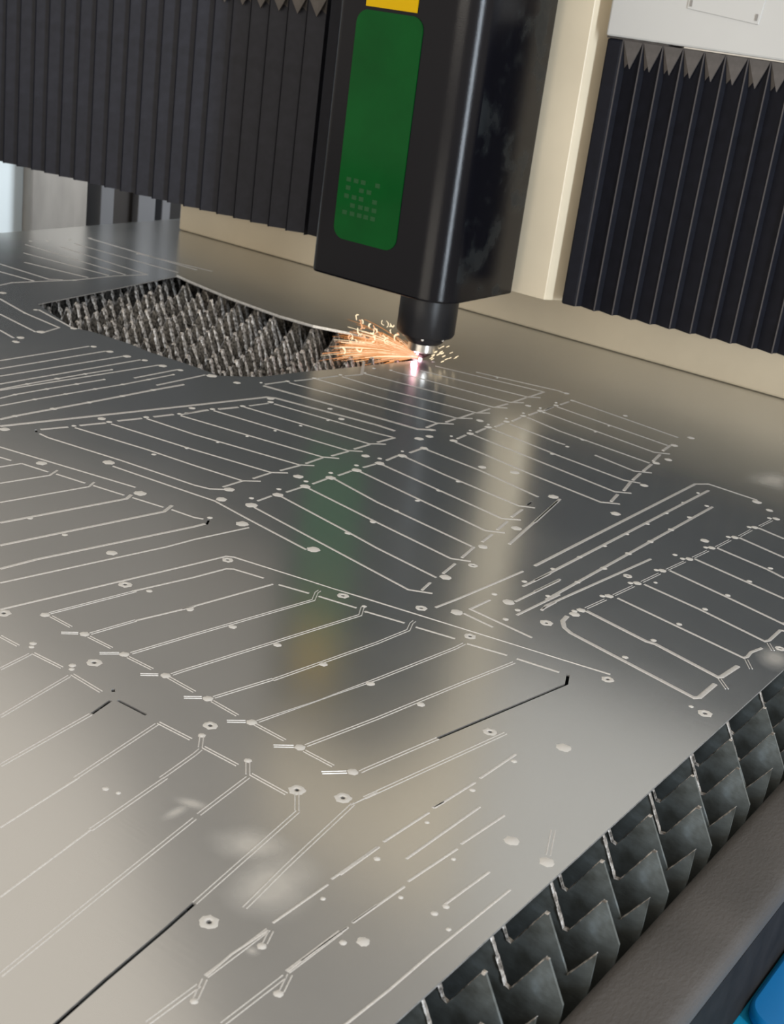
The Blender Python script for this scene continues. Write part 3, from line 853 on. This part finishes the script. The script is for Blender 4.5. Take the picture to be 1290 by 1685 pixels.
# ---------------------------------------------------------------- laser head
head = thing('laser_head', 'black laser cutting head with green panel, its nozzle touching the sheet in sparks', 'laser head', (-1.026, 1.604, 0.0))
bm = bmesh.new()
prism(bm, rbox(-1.200, -0.964, 1.540, 1.728, 0.014, 0.046), 0.100, 0.66)
obj('housing', bm, M_HOUSING, head, smooth=35, bevel=0.0035, seg=3, label='black powder coated housing')
bm = bmesh.new()
prism(bm, [(x, z) for x, z in rbox(-1.163, -1.053, 0.157, 0.466, 0.018, 0.018, 0.018, 0.018)], 1.5385, 1.5403, 'y')
pan = obj('green_panel', bm, M_GREEN, head, smooth=30, label='dark green glossy rounded panel')
rn = random.Random(5)
bm = bmesh.new()
for r in range(5):
    for c in range(5):
        if rn.random() < 0.15: continue
        x = -1.150 + c*0.0125 + rn.uniform(-.001, .001); z = 0.238 - r*0.0115
        box(bm, x, x+0.008, 1.5382, 1.5386, z, z+0.006)
obj('painted_reflection', bm, M_GREEN_REFL, pan, label='faint pale green rows, a blurred reflection painted on the panel')  # reflection in the glossy panel, painted as paler green blocks
bm = bmesh.new(); box(bm, -1.150, -1.066, 1.5382, 1.5402, 0.4705, 0.53)
lab = obj('warning_label', bm, M_YELLOW, head, label='yellow label with black print')
bm = bmesh.new()
for k in range(6):
    x = -1.092 + k*0.0035; box(bm, x, x+0.0022, 1.5378, 1.5383, 0.4865, 0.492)
obj('label_print', bm, M_INK, lab)
cx, cy = -1.026, 1.604
bm = bmesh.new(); lathe(bm, [(0.0415, 0.104), (0.0425, 0.098), (0.0425, 0.044), (0.040, 0.040), (0.028, 0.0395)][::-1], cx, cy)
obj('nozzle_barrel', bm, M_CYL, head, smooth=40)
bm = bmesh.new(); lathe(bm, [(0.0250, 0.028), (0.030, 0.0335), (0.031, 0.0396)], cx, cy)
obj('sensor_collar', bm, M_CYL, head, smooth=40)
for a in (-128, -62, 0, 60, 120, 180):
    bm = bmesh.new(); bmesh.ops.create_uvsphere(bm, u_segments=10, v_segments=6, radius=0.0028)
    bmesh.ops.translate(bm, verts=bm.verts, vec=(cx + 0.0315*math.cos(math.radians(a)), cy + 0.0315*math.sin(math.radians(a)), 0.0375))
    obj('cap_screw', bm, M_SCREW, head, smooth=60)
bm = bmesh.new(); lathe(bm, [(0.0205, 0.0145), (0.0228, 0.0160), (0.0228, 0.0270), (0.021, 0.0282)], cx, cy)
obj('nozzle_ring', bm, M_CHROME, head, smooth=40)
bm = bmesh.new(); lathe(bm, [(0.0030, 0.0035), (0.0060, 0.0050), (0.0130, 0.0105), (0.0135, 0.0146)], cx, cy)
obj('nozzle_tip', bm, M_COPPER, head, smooth=40)

# ---------------------------------------------------------------- glow and sparks where the beam cuts
M_GLOW = emit_mat('white_pink_cut_glow', (1.0, 0.72, 0.82), 2.4)
M_SPARK = emit_mat('peach_spark', (1.0, 0.50, 0.25), 1.0)
M_SPARK2 = emit_mat('orange_spark', (1.0, 0.36, 0.09), 0.75)
M_SPARK3 = emit_mat('pale_spark', (1.0, 0.80, 0.52), 1.3)
bm = bmesh.new(); bmesh.ops.create_uvsphere(bm, u_segments=14, v_segments=8, radius=0.0028)
bmesh.ops.translate(bm, verts=bm.verts, vec=(cx - 0.001, cy - 0.002, 0.0012))
o = obj('cutting_glow', bm, M_GLOW, smooth=60)
tag(o, 'white pink glowing spot under the nozzle tip where the sheet is being cut', 'glow')
pl = bpy.data.lights.new('cutting_glow_light', 'POINT'); pl.energy = 0.05; pl.color = (1.0, 0.45, 0.6); pl.shadow_soft_size = 0.004
po = bpy.data.objects.new('cutting_glow_light', pl); col.objects.link(po); po.location = (cx - 0.004, cy - 0.012, 0.006)
bm = bmesh.new()
rn = random.Random(11)
def streak(bm, pts, w, mi):
    pv = None
    for i, p in enumerate(pts):
        f = i / (len(pts) - 1); ww = w * (1 - 0.7*abs(f - .4))
        d = (pts[min(i+1, len(pts)-1)] - pts[max(i-1, 0)]).normalized()
        a = d.cross(Vector((0, 0, 1))); a = a.normalized() if a.length > .01 else Vector((1, 0, 0)); b = d.cross(a)
        ring = [bm.verts.new(p + (a*math.cos(t) + b*math.sin(t))*ww) for t in (0, 2.094, 4.189)]
        if pv:
            for k in range(3): bm.faces.new((pv[k], pv[(k+1) % 3], ring[(k+1) % 3], ring[k])).material_index = mi
        else: bm.faces.new(ring[::-1]).material_index = mi
        pv = ring
    bm.faces.new(pv).material_index = mi
O = Vector((cx - 0.003, cy - 0.001, 0.003))
for k in range(950):
    L = abs(rn.gauss(0, 1)) * 0.045 + 0.015
    if rn.random() < 0.30: L = rn.uniform(0.08, 0.150)
    az = math.radians(180 + rn.gauss(3, 14)); el = math.radians(rn.gauss(2.0, 7.0))
    d = Vector((math.cos(az)*math.cos(el), math.sin(az)*math.cos(el), math.sin(el)))
    s0 = rn.uniform(0.0, 0.5) * L
    n = 5; P = []
    for i in range(n):
        t = s0 + (L - s0) * i / (n - 1)
        P.append(O + d*t + Vector((0, 0, -1.2*t*t)))
    if min(p.z for p in P) < -0.03: continue
    mi = 0 if L < 0.06 else rn.choice((0, 1, 1, 2))
    streak(bm, P, rn.uniform(.0005, .0013) if L < .07 else rn.uniform(.0003, .0007), mi)
for k in range(60):
    az = math.radians(180 + rn.gauss(0, 22)); el = math.radians(rn.uniform(-4, 26)); L = rn.uniform(.035, .125)
    c = O + Vector((math.cos(az)*math.cos(el)*L, math.sin(az)*math.cos(el)*L, math.sin(el)*L*0.65))
    a = rn.uniform(0, 6.28); r = rn.uniform(.002, .006)
    P = [c + Vector((math.cos(a + t)*r, rn.uniform(-.001, .001), math.sin(a + t)*r)) for t in (0, .7, 1.4, 2.1, 2.8)]
    streak(bm, P, rn.uniform(.0008, .0017), rn.choice((2, 2, 0)))
for k in range(22):
    az = math.radians(rn.uniform(-35, 35)); L = rn.uniform(.02, .06); el = math.radians(rn.uniform(5, 35))
    c = O + Vector((math.cos(az)*math.cos(el)*L, math.sin(az)*math.cos(el)*L, math.sin(el)*L))
    streak(bm, [c, c + Vector((.003, 0, .002)), c + Vector((.005, 0, .0035))], rn.uniform(.0005, .0010), 2)
o = obj('sparks', bm, [M_SPARK, M_SPARK2, M_SPARK3])
tag(o, 'fan of peach and orange sparks flying left from the nozzle tip', 'sparks'); o['kind'] = 'stuff'

# ---------------------------------------------------------------- machine side seen below the left bellows
side = thing('machine_side_frame', 'row of pale, grey and dark upright panels beyond the sheet, below the left bellows', 'machine frame', (-2.5, 2.2, -0.9))
M_PALE = simple_mat('pale_blue_white_paint', (0.78, 0.86, 0.90), 0.5)
M_STEEL = simple_mat('dull_steel_post', (0.40, 0.38, 0.36), 0.45, 0.3, 0.35, 7, stretch=(1, 1, 0.3))
M_BROWN = simple_mat('dark_brown_panel', (0.035, 0.032, 0.032), 0.5)
M_BLUEG = simple_mat('blue_grey_post', (0.15, 0.155, 0.17), 0.5)
for nm, y0, y1, dx, m in (('side_panel', 1.40, 2.062, 0.0, M_PALE), ('post', 2.062, 2.228, 0.03, M_STEEL), ('dark_gap', 2.228, 2.281, -0.03, M_DARK),
                         ('post', 2.281, 2.324, 0.02, M_BLUEG), ('side_panel', 2.324, 2.406, 0, M_BROWN), ('post', 2.406, 2.466, 0.02, M_BLUEG),
                         ('dark_gap', 2.466, 2.500, -0.03, M_DARK), ('post', 2.500, 2.530, 0.01, M_BLUEG), ('side_panel', 2.530, 2.75, -0.02, M_DARK)):
    bm = bmesh.new(); box(bm, -2.55, -2.45 + dx, y0, y1, -0.9, 0.60)
    obj(nm, bm, m, side, bevel=0.002)
